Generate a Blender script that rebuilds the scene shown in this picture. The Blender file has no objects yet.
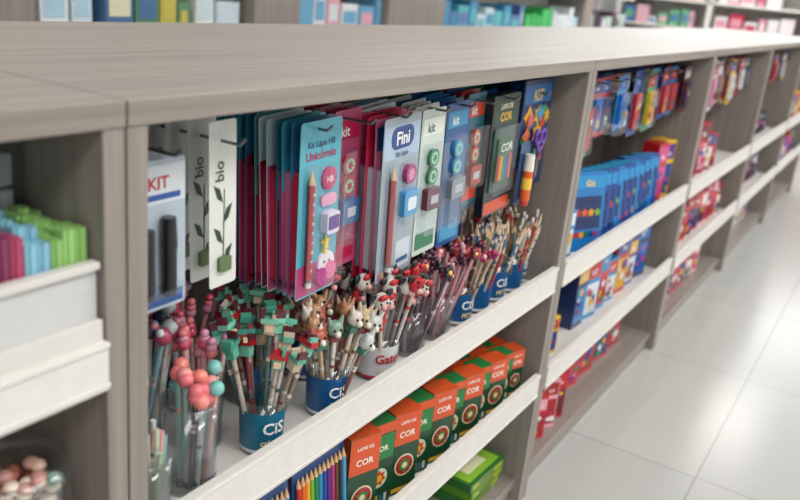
import bpy, math, random
from mathutils import Vector, Matrix
random.seed(7)
R=random.random
def U(a,b): return a+(b-a)*R()
COL=bpy.context.collection
# ------------------------------------------------------------ materials
def lin(h):
    h=h.lstrip('#'); c=[int(h[i:i+2],16)/255 for i in (0,2,4)]
    return [ (x/12.92 if x<=0.04045 else ((x+0.055)/1.055)**2.4) for x in c]+[1]
_mc={}
def mat(h,rough=0.45,metal=0.0,coat=0.0):
    k=(h,rough,metal,coat)
    if k in _mc: return _mc[k]
    m=bpy.data.materials.new("mat_"+h.strip('#')+"_%d"%int(rough*100)); m.use_nodes=True
    nt=m.node_tree; b=nt.nodes["Principled BSDF"]
    n=nt.nodes.new("ShaderNodeTexNoise"); n.inputs["Scale"].default_value=60
    mx=nt.nodes.new("ShaderNodeMix"); mx.data_type='RGBA'
    c=lin(h); mx.inputs[6].default_value=[x*0.9 for x in c[:3]]+[1]; mx.inputs[7].default_value=[min(1,x*1.06) for x in c[:3]]+[1]
    nt.links.new(n.outputs["Fac"],mx.inputs[0]); nt.links.new(mx.outputs[2],b.inputs["Base Color"])
    b.inputs["Roughness"].default_value=rough; b.inputs["Metallic"].default_value=metal
    if coat: b.inputs["Coat Weight"].default_value=coat; b.inputs["Coat Roughness"].default_value=0.12
    _mc[k]=m; return m
def P(h): return mat(h,0.35,0,0.3)      # glossy printed card / plastic
def clear(name,tint,gloss=0.16,rough=0.08,edge=.75,white=0.0):
    k=("clear",name)
    if k in _mc: return _mc[k]
    m=bpy.data.materials.new(name); m.use_nodes=True; nt=m.node_tree; nt.nodes.clear()
    o=nt.nodes.new("ShaderNodeOutputMaterial"); t=nt.nodes.new("ShaderNodeBsdfTransparent"); g=nt.nodes.new("ShaderNodeBsdfGlossy")
    t.inputs[0].default_value=lin(tint)
    g.inputs["Color"].default_value=lin("#f0f4f6"); g.inputs["Roughness"].default_value=rough
    lw=nt.nodes.new("ShaderNodeLayerWeight"); lw.inputs[0].default_value=0.3
    mr=nt.nodes.new("ShaderNodeMapRange"); mr.inputs[3].default_value=gloss; mr.inputs[4].default_value=edge
    nt.links.new(lw.outputs["Facing"],mr.inputs[0])
    mx=nt.nodes.new("ShaderNodeMixShader"); nt.links.new(mr.outputs[0],mx.inputs[0]); nt.links.new(t.outputs[0],mx.inputs[1]); nt.links.new(g.outputs[0],mx.inputs[2])
    if white:
        d=nt.nodes.new("ShaderNodeBsdfTranslucent"); d.inputs[0].default_value=(.95,.97,1,1); m2=nt.nodes.new("ShaderNodeMixShader"); m2.inputs[0].default_value=white
        nt.links.new(mx.outputs[0],m2.inputs[1]); nt.links.new(d.outputs[0],m2.inputs[2]); mx=m2
    nt.links.new(mx.outputs[0],o.inputs[0])
    _mc[k]=m; return m
CLR=clear("clear_plastic","#fafcfc",0.05,.1,.4,.05)
BLI=clear("blister_plastic","#fafcfd",0.03,0.06,.3)
def wood(name,scale,c0="#77706a",c1="#9a928b",rough=0.42):
    m=bpy.data.materials.new(name); m.use_nodes=True; nt=m.node_tree; b=nt.nodes["Principled BSDF"]
    tc=nt.nodes.new("ShaderNodeTexCoord"); mp=nt.nodes.new("ShaderNodeMapping"); mp.inputs["Scale"].default_value=scale
    n=nt.nodes.new("ShaderNodeTexNoise"); n.inputs["Scale"].default_value=1.0; n.inputs["Detail"].default_value=8; n.inputs["Roughness"].default_value=0.66
    n.inputs["Distortion"].default_value=0.2
    cr=nt.nodes.new("ShaderNodeValToRGB"); e=cr.color_ramp.elements; e[0].position=0.25; e[0].color=lin(c0); e[1].position=0.75; e[1].color=lin(c1)
    bp=nt.nodes.new("ShaderNodeBump"); bp.inputs["Strength"].default_value=0.05; bp.inputs["Distance"].default_value=0.002
    L=nt.links.new
    L(tc.outputs["Object"],mp.inputs[0]); L(mp.outputs[0],n.inputs["Vector"]); L(n.outputs["Fac"],cr.inputs[0]); L(cr.outputs[0],b.inputs["Base Color"])
    L(n.outputs["Fac"],bp.inputs["Height"]); L(bp.outputs[0],b.inputs["Normal"])
    b.inputs["Roughness"].default_value=rough
    return m
WX=wood("laminate_wood_top",(1.6,52,52)); WZ=wood("laminate_wood_panel",(52,52,1.8))
WHITE=mat("#dcdad6",0.4); WHITE2=mat("#d4d2ce",0.5); METAL=mat("#8f9296",0.3,0.9)
# ------------------------------------------------------------ text cache
_tc={}
def textmesh(s):
    if s in _tc: return _tc[s]
    cu=bpy.data.curves.new("t",'FONT'); cu.body=s; cu.size=1.0; cu.align_x='CENTER'; cu.resolution_u=2
    cu.offset=0.02
    ob=bpy.data.objects.new("t",cu); COL.objects.link(ob)
    dg=bpy.context.evaluated_depsgraph_get(); me=ob.evaluated_get(dg).to_mesh()
    v=[(p.co.x,p.co.y) for p in me.vertices]; fs=[tuple(p.vertices) for p in me.polygons]
    ob.evaluated_get(dg).to_mesh_clear(); bpy.data.objects.remove(ob); bpy.data.curves.remove(cu)
    _tc[s]=(v,fs); return _tc[s]
# ------------------------------------------------------------ mesh builder
class MB:
    def __init__(s,name): s.name=name; s.v=[]; s.f=[]; s.mi=[]; s.sm=[]; s.ms=[]; s.M=Matrix.Identity(4)
    def idx(s,m):
        if m not in s.ms: s.ms.append(m)
        return s.ms.index(m)
    def add(s,vs,fs,m,smooth=False):
        o=len(s.v); M=s.M
        s.v+= [tuple(M@Vector(p)) for p in vs]; i=s.idx(m)
        for f in fs: s.f.append(tuple(a+o for a in f)); s.mi.append(i); s.sm.append(smooth)
    def box(s,x0,x1,y0,y1,z0,z1,m):
        s.add([(x0,y0,z0),(x1,y0,z0),(x1,y1,z0),(x0,y1,z0),(x0,y0,z1),(x1,y0,z1),(x1,y1,z1),(x0,y1,z1)],
              [(0,3,2,1),(4,5,6,7),(0,1,5,4),(1,2,6,5),(2,3,7,6),(3,0,4,7)],m)
    def cyl(s,p0,p1,r0,r1,m,n=10,caps=True,smooth=True):
        p0=Vector(p0);p1=Vector(p1);d=(p1-p0).normalized(); a=d.orthogonal().normalized(); b=d.cross(a)
        vs=[];
        for p,r in ((p0,r0),(p1,r1)):
            for k in range(n):
                t=2*math.pi*k/n; vs.append(p+a*math.cos(t)*r+b*math.sin(t)*r)
        s.add(vs,[(k,(k+1)%n,n+(k+1)%n,n+k) for k in range(n)],m,smooth)
        if caps: s.add(vs,[tuple(range(n))[::-1],tuple(range(n,2*n))],m)
    def sph(s,c,r,m,nu=10,nv=6,sc=(1,1,1)):
        vs=[(c[0],c[1],c[2]-r*sc[2])]
        for j in range(1,nv):
            ph=math.pi*j/nv-math.pi/2
            for k in range(nu):
                t=2*math.pi*k/nu; vs.append((c[0]+r*sc[0]*math.cos(ph)*math.cos(t),c[1]+r*sc[1]*math.cos(ph)*math.sin(t),c[2]+r*sc[2]*math.sin(ph)))
        vs.append((c[0],c[1],c[2]+r*sc[2])); e=len(vs)-1; fs=[]
        for k in range(nu): fs.append((0,1+(k+1)%nu,1+k)); fs.append((e,e-nu+k,e-nu+(k+1)%nu))
        for j in range(nv-2):
            for k in range(nu):
                a=1+j*nu+k;b=1+j*nu+(k+1)%nu; fs.append((a,b,b+nu,a+nu))
        s.add(vs,fs,m,True)
    def lathe(s,c,prof,m,n=28,smooth=True):
        vs=[]
        for r,z in prof:
            for k in range(n):
                t=2*math.pi*k/n; vs.append((c[0]+r*math.cos(t),c[1]+r*math.sin(t),c[2]+z))
        fs=[]
        for j in range(len(prof)-1):
            for k in range(n): fs.append((j*n+k,j*n+(k+1)%n,(j+1)*n+(k+1)%n,(j+1)*n+k))
        s.add(vs,fs,m,smooth)
    # flat prints in local XZ plane, facing -Y
    def rect(s,x0,x1,z0,z1,y,m): s.add([(x0,y,z0),(x1,y,z0),(x1,y,z1),(x0,y,z1)],[(0,1,2,3)],m)
    def rrect(s,x0,x1,z0,z1,r,y0,y1,m,n=4):
        pts=[]
        for cx,cz,a0 in ((x1-r,z1-r,0),(x0+r,z1-r,90),(x0+r,z0+r,180),(x1-r,z0+r,270)):
            for k in range(n+1):
                t=math.radians(a0+90*k/n); pts.append((cx+r*math.cos(t),cz+r*math.sin(t)))
        s.ext(pts,y0,y1,m)
    def ext(s,pts,y0,y1,m):
        n=len(pts); vs=[(x,y0,z) for x,z in pts]+[(x,y1,z) for x,z in pts]
        s.add(vs,[tuple(range(n)),tuple(range(n,2*n))[::-1]]+[(k,(k+1)%n,n+(k+1)%n,n+k) for k in range(n)],m)
    def disc(s,x,z,r,y,m,n=16,d=0.0):
        pts=[(x+r*math.cos(2*math.pi*k/n),z+r*math.sin(2*math.pi*k/n)) for k in range(n)]
        if d: s.ext(pts,y-d,y,m)
        else: s.add([(a,y,b) for a,b in pts],[tuple(range(n))],m)
    def text(s,t,x,z,size,y,m,rot=0):
        v,f=textmesh(t); c=math.cos(rot);sn=math.sin(rot)
        s.add([(x+size*(a*c-b*sn),y,z+size*(a*sn+b*c)) for a,b in v],f,m)
    def text_cyl(s,t,c,r,z,size,m,ang):
        v,f=textmesh(t)
        s.add([(c[0]+r*math.cos(ang+size*a/r),c[1]+r*math.sin(ang+size*a/r),z+size*b) for a,b in v],f,m)
    def done(s,bevel=0):
        me=bpy.data.meshes.new(s.name); me.from_pydata(s.v,[],s.f); 
        for m in s.ms: me.materials.append(m)
        me.polygons.foreach_set("material_index",s.mi); me.polygons.foreach_set("use_smooth",s.sm); me.update()
        ob=bpy.data.objects.new(s.name,me); COL.objects.link(ob)
        if bevel:
            b=ob.modifiers.new("bevel",'BEVEL'); b.width=bevel; b.segments=2; b.limit_method='ANGLE'
        return ob
def T(x,y,z,ry=0,rz=0,rx=0):
    return Matrix.Translation((x,y,z))@Matrix.Rotation(rz,4,'Z')@Matrix.Rotation(rx,4,'X')@Matrix.Rotation(ry,4,'Y')
FZ=0.06; TOP=1.20; DEP=0.68; MID=0.34
# ------------------------------------------------------------ shelving units
def unit(x0,x1,shelves):
    mb=MB("display_shelf_unit"); g=0.0012; x0+=g; x1-=g; t=0.025
    mb.box(x0,x1,0,DEP,TOP-t,TOP,WX)
    mb.box(x0,x0+t,0.002,DEP-.002,FZ,TOP-t,WZ); mb.box(x1-t,x1,0.002,DEP-.002,FZ,TOP-t,WZ)
    mb.box(x0+t,x1-t,MID-.006,MID+.006,FZ,TOP-t,WZ)
    mb.box(x0+t,x1-t,0.02,DEP-.02,0.105,0.13,WX); mb.box(x0+t,x1-t,0.03,0.045,FZ,0.105,WZ)
    for z,ztop,zbot in shelves:
        mb.box(x0+t,x1-t,0.012,MID-.006,z-.012,z,WHITE)
        mb.box(x0+t,x1-t,-0.002,0.012,zbot,ztop,WHITE)
        mb.box(x0+t,x1-t,-0.0045,-0.002,zbot+.004,zbot+.010,WHITE); mb.box(x0+t,x1-t,-0.0045,-0.002,ztop-.006,ztop,WHITE)
        mb.box(x0+t,x1-t,MID+.006,DEP-.012,z-.012,z,WHITE); mb.box(x0+t,x1-t,DEP-.012,DEP+.002,zbot,ztop,WHITE)
    return mb.done(0.0012)
XS=[-0.752,0.508,1.789,3.052,4.314,5.576,6.838]
S2=[(0.67,0.722,0.656),(0.385,0.440,0.376)]
unit(XS[0],XS[1],[(0.945,0.968,0.915),(0.67,0.722,0.656),(0.385,0.44,0.376)])
for i in range(1,6): unit(XS[i],XS[i+1],S2)
# hook rails
def hooks(x0,x1,xs,z=1.135,yf=0.05,name="hook_rail"):
    mb=MB(name); mb.box(x0,x1,0.318,0.333,z-.012,z+.012,METAL)
    for x in xs:
        mb.cyl((x,0.32,z),(x,yf,z),0.0022,0.0022,METAL,8); mb.cyl((x,yf,z),(x,yf-.008,z+.008),0.0022,0.0022,METAL,8)
    return mb.done()
# ------------------------------------------------------------ hanging packs
def pencil_flat(mb,x,z0,z1,y,c,r=0.0038,tip="#e0b88a"):
    mb.cyl((x,y,z0),(x,y,z1-.02),r,r,P(c),8); mb.cyl((x,y,z1-.02),(x,y,z1),r,0.0006,mat(tip),8)
    mb.cyl((x,y,z0-.004),(x,y,z0),r*1.02,r*1.02,METAL,8); mb.cyl((x,y,z0-.012),(x,y,z0-.004),r*.95,r*.95,P("#e9e4e0"),8)
def bubble(mb,x0,x1,z0,z1,d=0.012): mb.rrect(x0,x1,z0,z1,min(.006,(x1-x0)/3),-d,-.0008,BLI)
def star(mb,x,z,r,y,m,n=5,ir=.45):
    pts=[((r if k%2==0 else r*ir)*math.cos(math.pi*k/n+math.pi/2),(r if k%2==0 else r*ir)*math.sin(math.pi*k/n+math.pi/2)) for k in range(2*n)]
    mb.add([(x+a,y,z+b) for a,b in pts]+[(x,y,z)],[(k,(k+1)%(2*n),2*n) for k in range(2*n)],m)
# each art fn: local origin top centre, card spans z 0..-h
def art_unicorn(mb,w,h,front):
    top="#4fa9bd" if front else random.choice(["#2f87a4","#3a98b4","#6cb6c8","#bcd4de","#2f6f9a"])
    mb.rrect(-w/2,w/2,-h,0,.006,-.0006,0,P(top)); mb.rect(-w/2+.001,w/2-.001,-h+.003,-h+(.05 if front else U(.13,.20)),-.0009,P("#b53a72" if front else random.choice(["#a82a62","#7a2450","#c2457f","#8a2038","#c22a4a"])))
    pc="#b8122f"
    pencil_flat(mb,-w*.27,-h+.03,-.066,-.006,pc,.0050)
    if not front:
        mb.rrect(w*.02,w*.38,-h*.68,-h*.5,.004,-.011,-.001,P("#e9e0f0"))
        mb.rrect(-w*.44,-w*.12,-h+.02,-.07,.004,-.010,-.0012,P(random.choice(["#a01a44","#c2356f","#7a1a3c","#b32a42","#c86a8a"]))); return
    mb.text("Kit Lápis HB",0,-.036,.0125,-.0012,P("#173a63")); mb.text("Unicórnio",0,-.054,.0175,-.0012,P("#a3144c"))
    for k in range(10): star(mb,-w*.27,-.085-k*.014,.0032,-.0112,P(["#f2a0c0","#ffe28a","#8ed6e0"][k%3]),5)
    mb.disc(w*.2,-.085,.017,-.001,P("#c03a6f"),16,.003); mb.text("HB",w*.2,-.09,.012,-.0045,P("#f7e8ee"))
    mb.rrect(w*.02,w*.4,-.125,-.108,.007,-.004,-.001,P("#e8a4c0"))
    mb.rrect(w*.05,w*.36,-.165,-.133,.004,-.014,-.001,P("#e6dcf0")); mb.rrect(w*.08,w*.33,-.158,-.138,.002,-.0155,-.014,P("#5f2a8e"))
    star(mb,w*.2,-.182,.014,-.002,P("#f3d25a"))
    mb.disc(w*.2,-h+.042,.02,-.001,P("#efe6f0"),14,.004); mb.disc(w*.3,-h+.03,.014,-.001,P("#e86aa0"),12,.006); mb.disc(w*.06,-h+.026,.013,-.001,P("#b53a8a"),12,.007); mb.ext([(w*.12,-h+.058),(w*.2,-h+.058),(w*.14,-h+.082)],-.006,-.001,P("#f6d36a"))
    for s in (.14,.26): mb.disc(w*s,-h+.046,.002,-.006,P("#1c1c22"),8)
    bubble(mb,-w*.4,-w*.13,-h+.012,-.058); bubble(mb,-w*.02,w*.44,-h+.012,-.064,.018)
def art_candy(mb,w,h,front):
    if not front:
        c=random.choice(["#b9c6d0","#c22a50","#d87a9c","#a8b8c6","#b81a44","#6fa4d0","#d4dae0","#d0305a"])
        mb.rrect(-w/2,w/2,-h,0,.006,-.0006,0,P(c)); mb.rect(-w*.46,w*.46,-.05,-.012,-.001,P(random.choice(["#c91a4a","#e8e4ea","#1b4d8b","#d85a8a"]))); pencil_flat(mb,-w*.3,-h+.03,-.075,-.006,"#a01030",.0045)
        mb.rrect(-w*.44,-w*.15,-h+.02,-.08,.004,-.010,-.0012,P(random.choice(["#a8b4c0","#b83a5a","#7f8a98"]))); return
    mb.rrect(-w/2,w/2,-h,0,.006,-.0006,0,P("#9aa8b4")); mb.rect(-w/2+.002,w/2-.002,-.066,-.014,-.0009,P("#a4bad2"))
    pencil_flat(mb,-w*.25,-h+.03,-.078,-.006,"#a80f20",.0054)
    mb.rrect(-w*.3,w*.3,-.052,-.016,.016,-.0016,-.0006,P("#123f84")); mb.text("Fini",0,-.045,.030,-.002,P("#f7f7fb"))
    mb.text("Kit Lápis",0,-.064,.011,-.002,P("#2b3d6b"))
    mb.disc(w*.2,-.098,.017,-.001,P("#a0206a"),10,.008); star(mb,w*.2,-.098,.012,-.0095,P("#e080b0"),8,.7)
    mb.rrect(w*.02,w*.4,-.168,-.125,.004,-.012,-.001,P("#3a9ad4")); mb.rrect(w*.1,w*.34,-.158,-.137,.004,-.0135,-.012,P("#e6f0f6"))
    mb.rect(w*.0,w*.42,-h+.012,-h+.06,-.0012,P("#c4d0dc")); mb.rect(w*.04,w*.38,-h+.02,-h+.028,-.0015,P("#37598c"))
    for k in range(3): mb.rect(-w*.42+k*.01,-w*.42+k*.01+.005,-h+.004,-h+.018,-.0013,P(["#e5548f","#f2c14a","#49a8d8"][k]))
    bubble(mb,-w*.4,-w*.12,-h+.012,-.07); bubble(mb,-w*.03,w*.45,-.18,-.075,.017)
def art_fruit(mb,w,h,front,c="#c4d0ca",a="#1a7550",b="#5e1530"):
    if not front:
        mb.rrect(-w/2,w/2,-h,0,.005,-.0006,0,P(random.choice([c,a,"#d8dde0","#b02a3a","#2a68a8"]))); mb.rect(-w*.44,w*.44,-.05,-.012,-.001,P(random.choice([a,b,"#e9e6e6","#d84a7a"]))); return
    mb.rrect(-w/2,w/2,-h,0,.005,-.0006,0,P(c)); mb.rect(-w*.42,w*.42,-.045,-.016,-.001,P(a if c!="#c4d0ca" else "#dfe6df"))
    mb.text("kit",-w*.1,-.04,.022,-.0014,P("#23405f" if c=="#c4d0ca" else "#f0f2f4"))
    for i,zz in enumerate((-.085,-.118)):
        mb.disc(w*.02,zz,.016,-.001,P(a),16,.006); mb.disc(w*.02,zz,.011,-.0072,P("#9fd8b0"),14,.0005); star(mb,w*.02,zz,.010,-.008,P(a),7)
    mb.rrect(-w*.28,w*.3,-.176,-.138,.004,-.014,-.001,P(b)); mb.rect(-w*.14,w*.18,-.165,-.150,-.0145,P("#bdbdc8"))
    mb.rect(-w*.4,w*.4,-h+.01,-h+.04,-.001,P(a)); bubble(mb,-w*.4,w*.42,-h+.04,-.06,.018)
def art_shark(mb,w,h,front): art_fruit(mb,w,h,front,"#164c88","#2a8fc0","#8a929c")
def art_orange(mb,w,h,front): art_fruit(mb,w,h,front,"#1a5f72","#cc3c18","#a82414")
def art_pink(mb,w,h,front): art_fruit(mb,w,h,front,random.choice(["#b84a74","#a82a5a","#c87a98","#7a2a50"]),"#b81a4a","#2f5f9a")
def art_leaf(mb,w,h,front):
    mb.rrect(-w/2,w/2,-h,0,.004,-.0006,0,P("#d6dad6" if front else "#c2c8c4"))
    mb.text("bio",w*.02,-.062,.021,-.0012,P("#2c4a34"),math.pi/2)
    g=P("#1c3424")
    mb.cyl((0,-.001,-h+.02),(w*.05,-.001,-.085),.0007,.0007,g,5)
    for k in range(4):
        z=-.09-k*.027; sgn=1 if k%2 else -1
        mb.ext([(0,z-.012),(sgn*w*.2,z-.006),(sgn*w*.34,z+.012),(sgn*w*.12,z+.006)][::sgn],-.0013,-.0007,g)
    mb.rrect(-w*.22,w*.22,-h+.02,-h+.04,.003,-.006,-.001,P("#5a6e44"))
def art_marker(mb,w,h,front):
    mb.rrect(-w/2,w/2,-h,0,.004,-.0006,0,P("#a9b7c4")); mb.rect(-w/2+.001,w/2-.001,-.05,-.006,-.001,P("#ccd3da"))
    mb.text("KIT",0,-.033,.020,-.0016,P("#b81e2a")); mb.rect(-w*.4,w*.4,-.046,-.039,-.0014,P("#1f4f98"))
    mb.cyl((w*.1,-.009,-h+.02),(w*.1,-.009,-.10),.0085,.0085,P("#0c0d10"),12); mb.cyl((w*.1,-.009,-.10),(w*.1,-.009,-.065),.0095,.008,P("#121316"),12)
    mb.cyl((-w*.25,-.009,-h+.02),(-w*.25,-.009,-.075),.006,.006,P("#1c2430"),12)
    mb.rect(-w*.45,w*.45,-h+.004,-h+.02,-.001,P("#1b4f98")); mb.rrect(-w*.4,w*.4,-h+.022,-h+.03,.003,-.02,-.0008,BLI)
def art_color_box(mb,w,h,front):
    mb.rrect(-w/2,w/2,-h,0,.005,-.018,0,P("#121e26")); mb.rect(-w*.46,w*.46,-.058,-.010,-.0184,P("#123a28")); mb.text("LAPIS DE",0,-.028,.014,-.0188,P("#f2e9d0")); mb.text("COR",0,-.052,.024,-.0188,P("#f0b429"))
    mb.rrect(-w*.38,w*.38,-h+.05,-.065,.005,-.021,-.018,P("#3f5a54")); mb.rrect(-w*.26,w*.22,-h+.07,-.085,.004,-.026,-.02,P("#145a30"))
    for k in range(6): mb.cyl((-w*.24+k*w*.085,-.027,-h+.075),(-w*.24+k*w*.085,-.027,-.12),.0035,.0035,P(["#d8402c","#f0b429","#37a35a","#2e76b8","#8a4ba0","#e8773a"][k]),6)
    mb.text("COR",0,-.112,.024,-.0285,P("#eef0e8")); mb.rect(-w*.46,w*.46,-h+.004,-h+.03,-.0184,P("#c84a24")); bubble(mb,-w*.4,w*.4,-h+.045,-.06,.031)
def art_hero(mb,w,h,front):
    mb.rrect(-w/2,w/2,-h,0,.005,-.008,0,P("#0f2a5c")); mb.rect(-w*.46,w*.46,-.05,-.01,-.0084,P("#1866a8")); mb.text("KIT",0,-.045,.034,-.0088,P("#f4d35e"))
    cs=["#2aa0c8","#f0b429","#d9472e","#37a35a","#0c1c3f","#e8773a"]
    for k in range(22): star(mb,U(-w*.36,w*.36),U(-h+.02,-.06),U(.010,.026),-.0085-k*.0002,P(cs[k%6]),random.choice([4,5,6]),U(.5,.8))
    bubble(mb,-w*.42,w*.42,-h+.02,-.055,.02)
PAL=dict(blue=["#124a9a","#1a8ac8","#0f2a64","#c82a2a","#e8b820","#e4eaf0","#1a6ac0"],red=["#a81420","#c82a34","#e8a8b8","#6a0a18","#ece4e0","#1a3a7a"],
         mix=["#124a9a","#b8141f","#e8b820","#1e8a4a","#d0408a","#5a2f90","#e8e8e8"],dark=["#121824","#2a1a3a","#6a1420","#1a3a6a","#d0d0d8"],
         pink=["#c83a78","#e08ab0","#a81f58","#e0d8e4","#7a3fa0","#3a9ac8"],white=["#e8ecef","#cfd8df","#a8c4d8","#ecd4da","#c8d0c0"])
def generic(pal,thick=.012):
    p=PAL[pal]
    def fn(mb,w,h,front):
        base=random.choice(p[:4]); mb.rrect(-w/2,w/2,-h,0,.004,-.0008,0,P(base)); mb.rect(-w*.45,w*.45,-h*.26,-h*.05,-.0012,P(random.choice(p)))
        if front: mb.text(random.choice(["KIT","Cola","Super","Fun","Giz"]),0,-h*.2,h*.09,-.0016,P("#f4f4f4"))
        mb.rrect(-w*.34,w*.34,-h*.88,-h*.34,.004,-thick,-.001,P(random.choice(p)))
        for k in range(7): star(mb,U(-w*.25,w*.25),U(-h*.8,-h*.42),U(.006,.016),-thick-.0004-k*.0003,P(random.choice(PAL["mix"])),random.choice([4,5,6]),U(.5,.85))
        bubble(mb,-w*.4,w*.4,-h*.93,-h*.3,thick+.006)
    return fn
def row(name,xc,w,zt,h,yf,n,dy,art,tilt=-.05,yaw=0.0,jit=.02,var=None,rise=0.0):
    mb=MB(name)
    for k in range(n-1,-1,-1):
        mb.M=T(xc+U(-.003,.003),yf+k*dy,zt+U(-.002,.002)+rise*k,ry=tilt+U(-jit,jit),rz=yaw+U(-jit,jit))
        (var if (var and k>0) else art)(mb,w,h,k==0)
    return mb.done()
hooks(XS[1]+.027,XS[2]-.027,[.615,.715,.885,.99,1.09,1.215,1.31,1.395,1.50,1.66],z=1.125)
row("marker_blister_packs",.612,.080,1.115,.178,.075,4,.02,art_marker,0)
row("seed_pencil_packs",.715,.047,1.15,.212,.08,6,.034,art_leaf,-.03)
row("unicorn_pencil_blister_packs",.89,.095,1.136,.256,.065,12,.0135,art_unicorn,-.06,jit=.035)
row("pencil_kit_blister_packs",1.005,.07,1.135,.25,.10,14,.015,art_pink,-.06,jit=.03)
row("candy_pencil_blister_packs",1.095,.114,1.125,.272,.06,18,.0135,art_candy,-.06,rise=.0014,jit=.03)
row("fruit_eraser_blister_packs",1.215,.078,1.128,.26,.07,16,.015,art_fruit,-.05,rise=.0013,jit=.03)
row("shark_eraser_blister_packs",1.31,.085,1.132,.27,.075,16,.015,art_shark,-.05,rise=.001)
row("pencil_kit_blister_packs",1.40,.075,1.14,.22,.085,14,.016,art_orange,-.05)
row("color_pencil_hanging_packs",1.50,.12,1.135,.245,.085,6,.035,art_color_box,-.04,var=generic("mix"))
row("hero_craft_blister_packs",1.655,.15,1.155,.235,.075,9,.024,art_hero,-.02)
# scissors + glue stick
def scissors(x,y,z,c,name="scissors"):
    mb=MB(name); mb.M=T(x,y,z)
    for s in (-1,1):
        pts=24; R1,R2=.014,.009
        vs=[];fs=[]
        for k in range(pts):
            t=2*math.pi*k/pts
            for rr,yy in ((R1,-.004),(R1,.004),(R2,.004),(R2,-.004)): vs.append((s*.014+rr*math.cos(t),yy,rr*1.3*math.sin(t)))
        for k in range(pts):
            for q in range(4): fs.append((k*4+q,k*4+(q+1)%4,((k+1)%pts)*4+(q+1)%4,((k+1)%pts)*4+q))
        mb.add(vs,fs,P(c),True)
        mb.ext([(s*.008,-.014),(s*.016,-.018),(-s*.001,-.045),(-s*.006,-.04)][::s],-.003,.003,P(c))
        mb.ext([(s*.004,-.038),(-s*.006,-.038),(-s*.008,-.08),(-s*.003,-.092)][::s],-.001*(s+1),.001,METAL)
    mb.cyl((0,-.004,-.042),(0,.004,-.042),.003,.003,METAL,10); return mb.done()
scissors(1.650,.048,1.035,"#5f3aa0")
g=MB("glue_stick_pack"); g.M=T(1.595,.042,.985)
g.rrect(-.025,.025,-.09,.045,.004,.012,.013,P("#2a4a7a")); g.cyl((0,0,-.08),(0,0,-.015),.011,.011,P("#dc5a24"),16); g.cyl((0,0,-.015),(0,0,.02),.0115,.010,P("#e6e4da"),16); g.cyl((0,0,-.055),(0,0,-.03),.0114,.0114,P("#f3c544"),16); g.cyl((0,0,-.09),(0,0,-.08),.009,.009,P("#c23a20"),12); g.done()
# ------------------------------------------------------------ cups with pencils
def topper(mb,kind,c,ax,sc=1.2):
    q=Vector((0,0,1)).rotation_difference(ax).to_matrix().to_4x4()
    old=mb.M; mb.M=old@Matrix.Translation(c)@q@Matrix.Rotation(U(0,6.28) if kind not in("pet","cow") else U(-.8,.4),4,'Z')@Matrix.Scale(sc,4)
    k=P("#16161a")
    if kind=="ball": mb.sph((0,0,.008),.0105,P(random.choice(["#e87a80","#ee9a98","#e0707a","#ee8a80","#15181c","#7cc4bc","#e0707a"])),10,7)
    elif kind=="mush":
        a=random.choice(["#7fc8b0","#4fa58a","#c9b8a0","#a0141f","#6fc0a8","#d8d0c8"]); b=random.choice(["#a0141f","#7fc8b0","#b8202c","#5fb098","#3a8a7a"])
        mb.box(-.006,.006,-.005,.005,0,.016,P(a)); mb.box(-.010,.010,-.006,.006,.013,.019,P(b)); mb.box(-.004,.004,-.009,-.005,.004,.010,P("#f0c9a8")); mb.box(-.010,-.006,-.006,.006,.019,.027,P("#5a2430")); mb.box(.003,.007,-.006,.006,.019,.024,P(a))
    elif kind=="pet":
        b=P(random.choice(["#a97d5a","#c9b090","#7a5238","#bfc2c0","#7fa090","#b55a4a","#d0c8bc"])); mb.sph((0,0,.010),.0105,b,9,6,(1,.85,1)); 
        for s in(-1,1): mb.cyl((s*.006,0,.017),(s*.009,0,.027),.004,.001,b,6); mb.sph((s*.004,-.0085,.012),.0018,k,5,4)
        mb.sph((0,-.009,.007),.0042,P("#efe6da"),6,5)
        mb.box(-.007,.007,-.005,.005,-.006,.001,P(random.choice(["#7a3038","#3f7a6a","#c9a060"])))
    elif kind=="cow":
        b=P(random.choice(["#d9d6d2","#2a2426","#d9d6d2","#b9202a"])); mb.sph((0,0,.010),.0115,b,9,6,(1,.8,1)); 
        for s in(-1,1): mb.sph((s*.011,0,.019),.006,k,7,5,(1,.5,1)); mb.sph((s*.004,-.009,.012),.0016,k,5,4)
        mb.sph((0,-.007,.019),.0055,P("#b9101e"),7,5,(1.4,.6,.8)); mb.sph((0,-.008,.006),.0045,P("#e8a8a0"),6,5)
    elif kind=="flower":
        p=P(random.choice(["#a8245a","#6a1030","#b9404a","#4a1a3a","#98303a","#1a1a20","#c89098"])); 
        for a in range(5): t=a*1.2566; mb.sph((.006*math.cos(t),.006*math.sin(t)*.5,.009+.006*math.sin(t)),.005,p,6,5)
        mb.sph((0,-.002,.009),.0045,P(random.choice(["#f0c870","#e8e0e0","#3a2a30"])),6,5)
    elif kind=="bub":
        mb.sph((0,0,.008),.0105,P(random.choice(["#1a2836","#2f2848","#a84060","#2f6a7a","#9aa8b0","#b8c8cc"])),8,6); mb.sph((.005,-.005,.016),.005,P(random.choice(["#c9d4da","#5aa0a8","#c98090"])),7,5)
    elif kind=="spring":
        for a in range(3): mb.sph((0,0,.004+a*.007),.0075-a*.001,P(random.choice(["#c8506a","#d8757a","#c98aa8"])),8,5)
    mb.M=old
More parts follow.
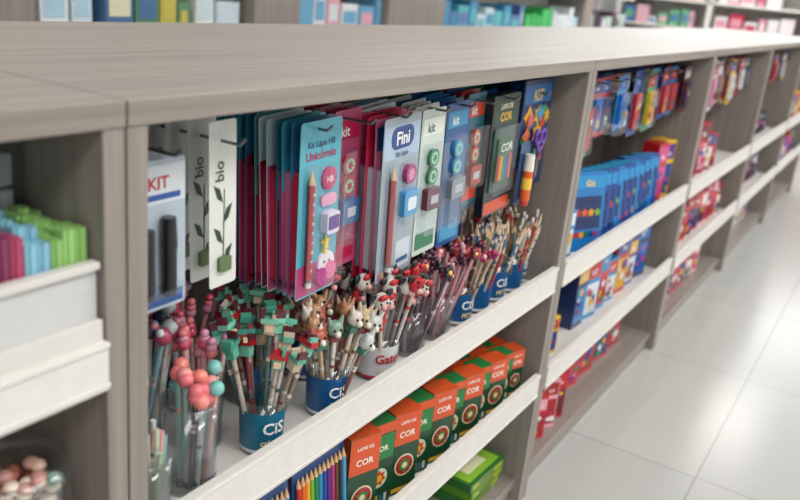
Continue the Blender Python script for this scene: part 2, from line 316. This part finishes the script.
def cup(name,x,y,r,h,style,n,kind,cols,L=.175,label=None,spread=.55,z=.67,ang=-1.9,ymax=.32,sc=1.2):
    mb=MB(name); c=(x,y,z)
    if style=="clear":
        mb.lathe(c,[(r*.92,0),(r,h),(r-.0015,h),(r*.92-.0015,.002),(0.0005,.002),(.0005,0),(r*.92,0)],CLR); mb.lathe(c,[(r+.0002,h-.003),(r+.0018,h-.002),(r+.0018,h),(r-.001,h)],CLR)
        if label: mb.text_cyl(label,c,r*.98+.0012,z+h*.15,.013,P("#3a3f46"),ang)
    else:
        bc={"blue":"#145690","teal":"#12698a","red":"#c02a35","white":"#d4d8db"}[style]
        mb.lathe(c,[(r*.90,0),(r,h),(r-.0015,h),(r*.9-.0015,.002),(.0005,.002),(.0005,0),(r*.9,0)],CLR)
        mb.lathe(c,[(r*.90+.0008,.006),(r*.985+.0008,h*.84)],P(bc))
        mb.lathe(c,[(r*.90+.0011,.006),(r*.915+.0011,h*.14)],P("#cfd8dc" if style!="white" else "#b81a25"))
        if label:
            mb.text_cyl(label,c,r*.97+.0022,z+h*.46,h*.30,P("#f2f6f8" if style!="white" else "#b81a25"),ang); mb.text_cyl("criativa" if style!="blue" else "PETS",c,r*.95+.002,z+h*.24,h*.16,P("#f4e6a0"),ang)
    for i in range(n):
        a=U(0,6.283); q=math.sqrt(R())*.78; b=Vector((x+q*r*.75*math.cos(a),y+q*r*.75*math.sin(a),z+.004)); l=L+U(-.018,.016)
        a2=a+U(-.7,.7); d=Vector((math.cos(a2)*q*spread*.55+U(-.05,.05),math.sin(a2)*q*spread*.55+U(-.05,.05),1)); 
        d.normalize(); e=b+d*l; 
        if e.y>ymax-.015: e.y=ymax-.015; d=(e-b).normalized()
        if e.x<XS[1]+.045: e.x=XS[1]+.045+U(0,.01); d=(e-b).normalized()
        if e.x>XS[2]-.05: e.x=XS[2]-.05-U(0,.01); d=(e-b).normalized()
        col=random.choice(cols); mb.cyl(b,e,.0036,.0036,P(col),7)
        for s in range(2):
            t0=U(.5,.85); mb.cyl(b+d*l*t0,b+d*l*(t0+.04),.0039,.0039,P(random.choice(cols)),7,False)
        if kind=="tip": 
            if R()<.6: mb.cyl(e,e+d*.016,.0036,.0005,mat("#e2c29a"),7)
            else: mb.cyl(e,e+d*.006,.0037,.0037,METAL,7); mb.cyl(e+d*.006,e+d*.014,.0035,.0035,P("#e9dfe0"),7)
        elif kind!="none": topper(mb,kind,e,d,sc)
    return mb.done()
PASTEL=["#c9d8d8","#e6c9cf","#a9c8c0","#8fb8c8","#e8e2d8","#d898a8"]
cup("pen_cup",.672,.082,.038,.125,"clear",17,"ball",["#d8a8a8","#cfd6da","#a9b4bc","#e0a098","#9ac8c0","#4a5058","#e8c8c0"],.135,"Lapis Eraser",.3,sc=1.0)
cup("pen_cup",.595,.185,.040,.12,"clear",22,"bub",PASTEL,.185,None,.5)
cup("pen_cup",.70,.205,.038,.12,"clear",18,"bub",PASTEL,.18,None,.5)
cup("pen_cup",.755,.145,.034,.115,"clear",12,"spring",["#e0a0a8","#d8b8c0","#c8d0d0","#e8c0b8"],.15,None,.4)
cup("pencil_cup",.800,.068,.033,.083,"teal",17,"mush",["#b8b0a8","#7a3038","#d8d2c8","#4a6a68","#8a7a70"],.148,"CiS",.85,sc=1.25)
cup("pencil_cup",.945,.062,.033,.083,"blue",21,"pet",["#c8a888","#d9cdbd","#8a5a48","#a9b0a8","#c9c9c4","#e0ddd6"],.142,"CiS",.85,sc=1.3)
cup("pencil_cup",.895,.16,.034,.085,"blue",17,"mush",["#b8b0a8","#7a3038","#8a7a70"],.165,"CiS",.8,sc=1.25)
cup("pencil_cup",.81,.245,.034,.085,"blue",16,"spring",["#e6a0a8","#c9a0b0"],.175,None,.6)
cup("pencil_cup",1.105,.074,.038,.078,"white",23,"cow",["#c9c9c8","#3a3436","#c9303a","#d8c8b8","#8a8a88"],.155,"Gatos",.75,sc=1.35)
cup("pencil_cup",1.02,.165,.036,.085,"blue",20,"cow",["#c9c9c8","#3a3436","#a0282e"],.175,None,.7,sc=1.35)
cup("pen_cup",1.222,.082,.037,.09,"clear",24,"flower",["#8a5a6a","#c9a0a8","#c8b0a0","#5a4a58","#e0d4d0"],.155,None,.8)
cup("pen_cup",1.318,.082,.037,.09,"clear",24,"flower",["#8a3a4a","#c98a98","#b8a0a0","#5a3a48"],.15,None,.7)
cup("pencil_cup",1.17,.19,.036,.085,"blue",18,"flower",["#8a3a4a","#c98a98"],.18,None,.6)
cup("pencil_cup",1.28,.20,.036,.085,"blue",18,"flower",["#8a3a4a","#c98a98"],.17,None,.6)
cup("pencil_cup",1.413,.082,.036,.085,"blue",22,"flower",["#9a7a68","#c0a890","#6a4a4a"],.14,"CiS",.7)
PC=["#c9b8a0","#b83a40","#d8d4cc","#3f6f9a","#8a6a50","#c8a070","#6a8a7a","#e0d8c8"]
for i,xx in enumerate((1.503,1.587,1.668,1.732)):
    cup("pencil_cup",xx,.085+.003*(i%2),.036 if i<3 else .022,.085,"blue",30 if i<3 else 14,"tip",PC,.155,"CiS" if i%2 else None,.6)
    cup("pencil_cup",min(xx-.01,1.715),.185,.036,.085,"blue",26,"tip",PC,.175,None,.5)
cup("pencil_cup",1.39,.19,.036,.085,"blue",24,"tip",PC,.17,None,.6)
cup("pen_cup",.575,.058,.034,.10,"clear",24,"none",["#cfd6da","#d8a0a0","#8ab8b0","#4a5058","#c8ccb8","#a8b8a0"],.118,None,.15)
# ------------------------------------------------------------ lower shelf
mb=MB("color_pencil_packs"); RB=["#c0281a","#dc5f22","#e89a10","#6aa824","#127a3c","#1284b4","#123f94","#4a2080","#a8206e","#5a3018","#16181c","#3a98c8"]
for k in range(4):
    for j in range(2):
        mb.M=T(.80+j*.15,.05+k*.03,.385,rx=-.10)
        mb.rrect(-.070,.070,0,.215,.004,0,.004,P("#1c4a88")); mb.rect(-.066,.066,.196,.213,-.0005,P("#90a8bc"))
        for i in range(12):
            x=-.0605+i*.011; mb.cyl((x,-.005,.006),(x,-.005,.168),.0046,.0046,P(RB[i]),8); mb.cyl((x,-.005,.168),(x,-.005,.184),.0046,.0006,mat("#d8b080"),8)
        mb.rect(-.066,.066,.03,.055,-.0112,P("#d4dbe0")); mb.text("CORES",0,.035,.016,-.0116,P("#1f4a8a"))
        mb.box(-.068,.068,-.0135,-.012,.003,.06,BLI)
mb.done()
def cor_box(mb,w,d,h,kind):
    gD="#0e4226"; orr="#d4501e"; gM="#1c7a3a"
    mb.box(-w/2,w/2,-d/2,d/2,0,h,P(gD)); y=-d/2
    if kind:
        mb.rect(-w/2+.0005,w/2-.0005,h*.62,h-.0005,y-.0006,P(orr)); mb.box(-w/2,w/2,-d/2,d/2,h,h+.001,P(orr))
        mb.text("LAPIS DE",0,h*.87,w*.14,y-.0012,P("#f4efe4")); mb.text("COR",0,h*.71,w*.27,y-.0012,P("#f7f3ea"))
        mb.disc(0,h*.36,w*.36,y-.001,P("#dcd0ba"),20); mb.disc(0,h*.36,w*.31,y-.0016,P("#a02014"),20); star(mb,0,h*.36,w*.24,y-.0022,P("#1e8a4a"),6,.6); mb.disc(0,h*.36,w*.1,y-.0026,P("#f0c9a8"),12)
        mb.rect(-w*.4,w*.4,h*.04,h*.09,y-.0012,P("#e0b030"))
    else:
        mb.box(-w/2,w/2,-d/2,d/2,h,h+.001,P(gM)); mb.rect(-w/2+.0005,w/2-.0005,h*.88,h-.0005,y-.0006,P(orr)); mb.rect(-w*.46,w*.46,h*.58,h*.87,y-.0008,P(gM)); mb.text("COR",0,h*.68,w*.24,y-.0012,P("#f7f3ea"))
        mb.disc(0,h*.36,w*.32,y-.001,P("#c8d0b0"),18); star(mb,0,h*.36,w*.28,y-.0016,P("#c43f14"),7,.6); mb.disc(0,h*.36,w*.12,y-.002,P("#e0a020"),10)
        for k in range(5): mb.rect(-w*.4+k*w*.165,-w*.4+k*w*.165+w*.10,h*.05,h*.15,y-.001,P(["#b8321e","#8cc63f","#e0a020","#1a70a0","#d8d8c8"][k]))
    x=-w/2-.0006
    mb.add([(x,y+.003,h*.62),(x,d/2-.003,h*.62),(x,d/2-.003,h-.001),(x,y+.003,h-.001)],[(0,1,2,3)],P(orr if kind else gM))
    for k in range(3):
        z=h*.1+k*h*.15; mb.add([(x-.0004,y+.006,z),(x-.0004,d/2-.006,z),(x-.0004,d/2-.006,z+h*.06),(x-.0004,y+.006,z+h*.06)],[(0,1,2,3)],P(["#e0a020","#dfe4d4","#b02a1c"][k]))
mb=MB("color_pencil_boxes")
xs=[1.06,1.132,1.204,1.276,1.348,1.415,1.48,1.545,1.608,1.67,1.72]
for i,x in enumerate(xs):
    for k in range(4):
        mb.M=T(x+k*.004,.065+k*.055+.012*(i%2),.385,rz=-.30+U(-.04,.04)); cor_box(mb,.066 if i<10 else .05,.042,.192-.007*i-.006*(i%2),i%2==0)
mb.done()
mb=MB("green_craft_packs")
for k in range(3):
    for j in range(2):
        mb.M=T(1.655+U(-.004,.004),.05+j*.14,.13+k*.024,rz=U(-.05,.05)); mb.box(-.09,.085,0,.13,0,.022,P("#5c9622" if k%2 else "#2a7030")); mb.rect(-.08,.075,.004,.018,-.0006,P("#a9bc2a")); mb.rect(-.05,.03,.007,.015,-.001,P("#2a5a2a")); mb.add([(-.08,.01,.0224),(.075,.01,.0224),(.075,.12,.0224),(-.08,.12,.0224)],[(0,1,2,3)],P("#8fc03a"))
        mb.add([(-.05,.03,.0228),(.04,.03,.0228),(.04,.09,.0228),(-.05,.09,.0228)],[(0,1,2,3)],P("#e4e8c0"))
mb.done()
# ------------------------------------------------------------ left bay
LX=XS[1]-.027
mb=MB("marker_tray")
x0,x1=-.45,LX-.001; TR=mat("#c6c8c9",.3)
mb.box(x0,x1,.020,.19,.945,.950,WHITE2); mb.box(x0,x1,.012,.018,.945,1.046,TR); mb.box(x0,x1,.006,.018,1.041,1.049,WHITE2); mb.box(x0,x1,.186,.19,.945,1.046,WHITE2); mb.box(x0,x0+.004,.02,.19,.945,1.046,WHITE2); mb.box(x1-.004,x1,.02,.19,.945,1.046,WHITE2); mb.box(x0,x1,.004,.012,.955,.990,WHITE2)
mb.done(.001)
mb=MB("highlighter_markers")
seq=["#86b868","#94c874","#86b868","#7fb4cc","#7fbcd0","#a83a62","#7a2850","#c8d0d6","#e0a0b4","#8fcdb4","#8fcdb4","#e0a0b4","#e0d49a","#d0d4d8","#8fc8bc"]
for j in range(5):
    for i in range(56):
        x=LX-.0105-i*.0132+U(-.0007,.0007); y=.027+j*.0165; c=P(seq[i%15]); h=1.080+U(-.008,.008)+j*.001
        mb.box(x-.0055,x+.0055,y-.006,y+.006,.952,1.040,P("#e3e6e8")); mb.box(x-.006,x+.006,y-.0065,y+.0065,1.040,h,c); mb.box(x-.002,x+.002,y-.0085,y-.0065,1.045,h,c)
mb.done()
mb=MB("acrylic_organizer_box")
for a in range(3): 
    o=.318-a*.16
    mb.box(o,o+.15,.20,.32,.945,.948,CLR)
    for b in ((o,o+.003,.20,.32),(o+.147,o+.15,.20,.32),(o,o+.15,.20,.203)): mb.box(b[0],b[1],b[2],b[3],.945,1.165,CLR)
    for i in range(6): mb.box(o+.01+i*.022,o+.028+i*.022,.215,.31,.949,1.14+U(-.02,.015),P(random.choice(["#e6e4e0","#d9d6d2","#d8dcdc","#b8c8cc"])))
mb.done()
mb=MB("eraser_box"); mb.box(.40,LX-.004,.115,.185,.952,.956,WHITE2)
for b in ((.40,.403,.115,.185),(LX-.007,LX-.004,.115,.185),(.403,LX-.007,.115,.118),(.403,LX-.007,.182,.185)): mb.box(*b,.952,1.15,CLR)
for i in range(4):
    for q in range(5): mb.box(.406+i*.0165,.420+i*.0165,.121,.179,.957+q*.036,.988+q*.036,P(random.choice(["#e4e2de","#d8dce0","#ece8e2","#b8c8cc"])))
mb.done()
for cx,cy in ((.422,.072),(.29,.10)):
    mb=MB("eraser_jar"); c=(cx,cy,.67)
    mb.lathe(c,[(.05,0),(.055,.01),(.055,.14),(.052,.16),(.050,.16),(.053,.14),(.053,.012),(.0005,.004)],CLR)
    for i in range(110):
        a=U(0,6.28);q=math.sqrt(R())*.041; mb.sph((c[0]+q*math.cos(a),c[1]+q*math.sin(a),c[2]+.014+R()*.13),.0095,P(random.choice(["#d88a72","#e8c8b0","#c87868","#8a6a5a","#e0a8a0","#f0e0cc","#9ac0b8"])),7,5,(1,1,.7))
    mb.done()
# ------------------------------------------------------------ right bays
def shelf_boxes(name,x0,x1,z,pal,hh=(.14,.2),ww=(.05,.09),rows=2,yaw=-.25,y0=.07,gap=.012):
    mb=MB(name); p=PAL[pal]
    for j in range(rows-1,-1,-1):
        x=x0+.03
        while x<x1-.04-ww[0]:
            w=U(*ww); h=U(*hh); mb.M=T(x+w/2,y0+j*.10,z,rz=yaw+U(-.06,.06)); b=random.choice(p[:4])
            mb.box(-w/2,w/2,0,.06,0,h,P(b)); mb.rect(-w*.44,w*.44,h*.68,h*.94,-.0007,P(random.choice(p))); mb.rect(-w*.44,w*.44,h*.08,h*.6,-.0007,P(random.choice(p)))
            for q in range(6): star(mb,U(-w*.3,w*.3),h*U(.16,.54),w*U(.1,.22),-.0012-q*.0003,P(random.choice(PAL["mix"])),random.choice([4,5,6]),U(.5,.85))
            mb.text(random.choice(["KIT","Fun","Giz"]),0,h*.74,w*.26,-.0014,P("#f4f4f4"))
            x+=w+gap
    return mb.done()
def hang_bay(i,pals,zt=1.135,hs=(.14,.2),step=.11,n=8):
    x0=XS[i]+.08; xs=[]; x=x0
    while x<XS[i+1]-.07: xs.append(x); x+=step
    hooks(XS[i]+.027,XS[i+1]-.027,xs,z=1.125)
    for k,x in enumerate(xs):
        row("stationery_blister_packs",x,step*.85,zt,U(*hs),.06+U(0,.04),n,.024,generic(pals[k%len(pals)]),-.03)
hang_bay(2,["blue","mix","blue","blue","blue","dark"],step=.10)
hang_bay(3,["red","blue","mix","pink"])
hang_bay(4,["dark","mix","dark"],step=.14)
hang_bay(5,["mix","pink"],step=.2)
mb=MB("craft_dough_boxes")
for k in range(11):
    mb.M=T(2.10+k*.058,.05+.001*k,.672,rz=-.45,rx=-.10); w=.12; h=.215-.003*k+U(-.006,.006)
    mb.box(-w/2,w/2,0,.034,0,h,P("#134a98" if k%3 else "#1f78c0")); mb.rect(-w*.46,w*.46,h-.045,h-.012,-.0007,P("#1f90cc")); mb.rect(-w*.4,w*.4,.06,.15,-.0007,P("#0f2c60"))
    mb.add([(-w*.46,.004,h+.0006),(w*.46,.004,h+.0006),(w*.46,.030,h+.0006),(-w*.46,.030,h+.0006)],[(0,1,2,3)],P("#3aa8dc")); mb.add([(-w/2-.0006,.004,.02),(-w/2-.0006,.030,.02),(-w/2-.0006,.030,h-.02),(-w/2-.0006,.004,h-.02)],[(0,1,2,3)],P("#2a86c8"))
    mb.text("Giz",0,h-.04,.024,-.0014,P("#f4d35e"))
    for q in range(5): mb.disc(-w*.3+q*w*.15,.045,.009,-.001,P(RB[(k+q*2)%12]),10)
    for q in range(4): star(mb,-w*.3+q*w*.2,.105,.013,-.0012,P(RB[(k*3+q)%9]),5,.6)
mb.done()
shelf_boxes("activity_kit_boxes",XS[2]+.03,2.06,.67,"blue",(.13,.17),(.07,.09))
shelf_boxes("activity_kit_boxes",2.80,XS[3]-.03,.67,"mix",(.17,.22),(.06,.08),1)
shelf_boxes("activity_kit_boxes",XS[2]+.06,2.1,.385,"mix",(.10,.13),(.06,.09),1)
shelf_boxes("activity_kit_boxes",2.18,XS[3]-.06,.385,"blue",(.15,.22),(.08,.12),2,-.1,.08)
shelf_boxes("activity_kit_boxes",XS[2]+.05,2.25,.13,"red",(.13,.17),(.04,.06),1,-.6,.06,.03)
shelf_boxes("activity_kit_boxes",2.3,2.95,.13,"red",(.12,.16),(.07,.11),1,-.2,.10,.04)
shelf_boxes("activity_kit_boxes",XS[3]+.03,3.9,.67,"red",(.14,.22),(.07,.11),2,-.25,.08)
shelf_boxes("activity_kit_boxes",XS[3]+.1,XS[4]-.05,.385,"red",(.14,.2),(.07,.11),2,-.2,.08,.02)
shelf_boxes("activity_kit_boxes",XS[3]+.1,XS[4]-.3,.13,"red",(.14,.19),(.07,.11),1,-.2,.08,.03)
shelf_boxes("activity_kit_boxes",XS[4]+.1,XS[5]-.2,.67,"dark",(.12,.18),(.07,.11),1,-.2,.1,.04)
shelf_boxes("activity_kit_boxes",XS[4]+.03,XS[5]-.1,.385,"dark",(.14,.2),(.07,.11),1,-.2,.1,.02)
shelf_boxes("activity_kit_boxes",XS[4]+.03,XS[5]-.2,.13,"white",(.12,.17),(.07,.11),1,-.2,.1,.04)
for z in (.67,.385): shelf_boxes("activity_kit_boxes",XS[5]+.03,XS[6]-.02,z,"mix",(.12,.17),(.07,.11),1)
# ------------------------------------------------------------ background shelving behind the counter
def fill(mb,x0,x1,z,cols,ww,hh):
    x=x0
    while x<x1-ww[0]*.6:
        w=min(U(*ww),x1-x); h=U(*hh); mb.box(x,x+w,.04,.26,z,z+h,P(random.choice(cols))); mb.rect(x+.015,x+w-.015,z+h*.3,z+h*.75,.038,P(random.choice(cols))); x+=w+U(.006,.03)
mb=MB("back_shelving_unit"); mb.M=T(0,2.2,0); LEV=[.35,.68,1.0]
mb.box(.4,9.3,.38,.42,FZ,1.7,WHITE2)
for a,b in ((1.55,1.95),(3.15,3.5),(4.36,5.05),(7.76,8.0)): mb.box(a,b,0,.38,FZ,1.7,WZ)
mb.box(.4,9.3,-.0,.42,1.7,1.74,WHITE)
W8=["#dce2e8","#c4d4de","#a8c8dc","#dce2e0"]
segs=[(.45,1.5,["#e8ecef","#d8a0b0","#b4cfe0"]),(2.0,2.26,W8),(2.3,2.76,["#c0b458","#5a8a6a","#4a7098","#d6d0b8","#8a7a5a"]),(2.8,3.12,W8),(3.53,4.33,["#cfd6dc","#6aa4c8","#d8a0b0","#dcdfe2"]),(5.1,6.45,["#3a90bc","#5ab4c0","#c8dce4","#5a7ab0"]),(6.5,7.08,["#2fae5a","#3fc06a"]),(7.1,7.74,W8),(8.05,9.2,["#3a3a44","#6a3a5a","#d8dce0","#b8d0c0"])]
for z in LEV+[1.36]:
    for a,b,c in segs:
        mb.box(a-.03,b+.03,0,.38,z-.02,z,WHITE); mb.box(a-.03,b+.03,-.01,0,z-.03,z+.012,WHITE); fill(mb,a,b,z,c,(.08,.16),(.12,.22) if z<1.2 else (.1,.2))
mb.done()
mb=MB("end_shelving_unit"); mb.M=T(9.9,2.6,0,rz=-math.pi/2)
mb.box(0,6.3,.38,.42,FZ,1.9,WHITE)
for k in range(7): mb.box(k*1.04,k*1.04+.05,0,.38,FZ,1.9,WHITE)
for z in (.2,.5,.8,1.1,1.4,1.7):
    mb.box(0,6.3,0,.38,z-.025,z,WHITE)
    for k in range(6):
        c=[["#d890a4","#e0d6da","#b9304a","#d8dce0"],["#a8221e","#d8dce0","#c85a40"],["#d8dce0","#6fb088","#e0b0bc","#4a7ab0"]][(k+int(z*10))%3]
        fill(mb,k*1.04+.1,k*1.04+U(.7,1.0),z,c,(.06,.15),(.08,.2))
mb.done()
# ------------------------------------------------------------ room
fm=bpy.data.materials.new("floor_tiles"); fm.use_nodes=True; nt=fm.node_tree; b=nt.nodes["Principled BSDF"]; L=nt.links.new
tc=nt.nodes.new("ShaderNodeTexCoord"); mp=nt.nodes.new("ShaderNodeMapping"); mp.inputs["Location"].default_value=(-3.02+.8*10,.35+.8*10,0)
br=nt.nodes.new("ShaderNodeTexBrick"); br.offset=0; br.inputs["Scale"].default_value=1; br.inputs["Brick Width"].default_value=.8; br.inputs["Row Height"].default_value=.8; br.inputs["Mortar Size"].default_value=.0028; br.inputs["Mortar Smooth"].default_value=.5
br.inputs["Color1"].default_value=lin("#bcbdbb"); br.inputs["Color2"].default_value=lin("#b8b9b8"); br.inputs["Mortar"].default_value=lin("#939493")
nz=nt.nodes.new("ShaderNodeTexNoise"); nz.inputs["Scale"].default_value=1.5; nz.inputs["Detail"].default_value=5
cr=nt.nodes.new("ShaderNodeValToRGB"); cr.color_ramp.elements[0].color=(.86,.86,.86,1); cr.color_ramp.elements[1].color=(1,1,1,1)
mx=nt.nodes.new("ShaderNodeMix"); mx.data_type='RGBA'; mx.blend_type='MULTIPLY'; mx.inputs[0].default_value=1
L(tc.outputs["Object"],mp.inputs[0]); L(mp.outputs[0],br.inputs["Vector"]); L(tc.outputs["Object"],nz.inputs["Vector"]); L(nz.outputs["Fac"],cr.inputs[0]); L(br.outputs["Color"],mx.inputs[6]); L(cr.outputs[0],mx.inputs[7]); L(mx.outputs[2],b.inputs["Base Color"]); b.inputs["Roughness"].default_value=.2
mb=MB("floor"); mb.box(-4,10.5,-4,5,FZ-.1,FZ,fm); mb.done()
WALL=mat("#dcdcda",.8)
for nm,bx in (("wall_back",(-4,10.5,4.9,5,FZ,3.1)),("wall_end",(10.4,10.5,-4,4.9,FZ,3.1)),("wall_left",(-4.1,-4,-4,5,FZ,3.1)),("wall_front",(-4,10.5,-4.1,-4,FZ,3.1)),("ceiling",(-4.1,10.5,-4.1,5,3.1,3.2))):
    mb=MB(nm); mb.box(*bx,WALL); mb.done()
# glowing strip added high on the end wall, unseen, to brighten floor reflections
wm=bpy.data.materials.new("added_glow"); wm.use_nodes=True; n=wm.node_tree.nodes["Principled BSDF"]; n.inputs["Emission Color"].default_value=(.9,.96,1,1); n.inputs["Emission Strength"].default_value=3.2
mb=MB("added_glow_strip"); mb.box(10.36,10.39,-3.6,4.4,2.0,2.9,wm)
for k in range(6): mb.box(10.33,10.40,-3.65+k*1.6,-3.58+k*1.6,1.95,2.95,WHITE)
mb.box(10.33,10.40,-3.65,4.42,1.93,2.0,WHITE); mb.box(10.33,10.40,-3.65,4.42,2.9,2.97,WHITE); mb.done()
# lights
def area(x,y,sx,sy,e,c=(1,.97,.93),z=3.05):
    l=bpy.data.lights.new("ceiling_panel_light",'AREA'); l.shape='RECTANGLE'; l.size=sx; l.size_y=sy; l.energy=e; l.color=c
    o=bpy.data.objects.new("ceiling_panel_light",l); o.location=(x,y,z); COL.objects.link(o)
for x in (-1.5,1.0,3.5,6.0,8.5):
    area(x,-1.7,1.8,.8,44); area(x,1.5,1.8,.6,28)
for x in (1.0,6.0): area(x,-3.2,1.4,.4,32)
area(8.8,.6,1.4,1.4,45)
w=bpy.data.worlds.new("world"); bpy.context.scene.world=w; w.use_nodes=True; w.node_tree.nodes["Background"].inputs[0].default_value=(.8,.88,1,1); w.node_tree.nodes["Background"].inputs[1].default_value=.5
# ------------------------------------------------------------ camera
f=818.0
Xc=Vector((530,-219,f)).normalized(); Dn=Vector((-250,2450,f)); Dn=(Dn-Xc*Dn.dot(Xc)).normalized(); Zc=-Dn; Yc=Zc.cross(Xc)
right=Vector((Xc.x,Yc.x,Zc.x)); up=-Vector((Xc.y,Yc.y,Zc.y)); back=-Vector((Xc.z,Yc.z,Zc.z))
m=Matrix((right,up,back)).transposed().to_4x4(); m.translation=Vector((0,-.6,1.33))
cd=bpy.data.cameras.new("camera"); cd.lens=f/800*36; cd.sensor_width=36; cd.clip_start=.02
cd.dof.use_dof=True; cd.dof.focus_distance=1.3; cd.dof.aperture_fstop=3.8
co=bpy.data.objects.new("camera",cd); COL.objects.link(co); co.matrix_world=m; bpy.context.scene.camera=co
bpy.context.scene.view_settings.view_transform='Standard'
bpy.context.scene.view_settings.exposure=0.05
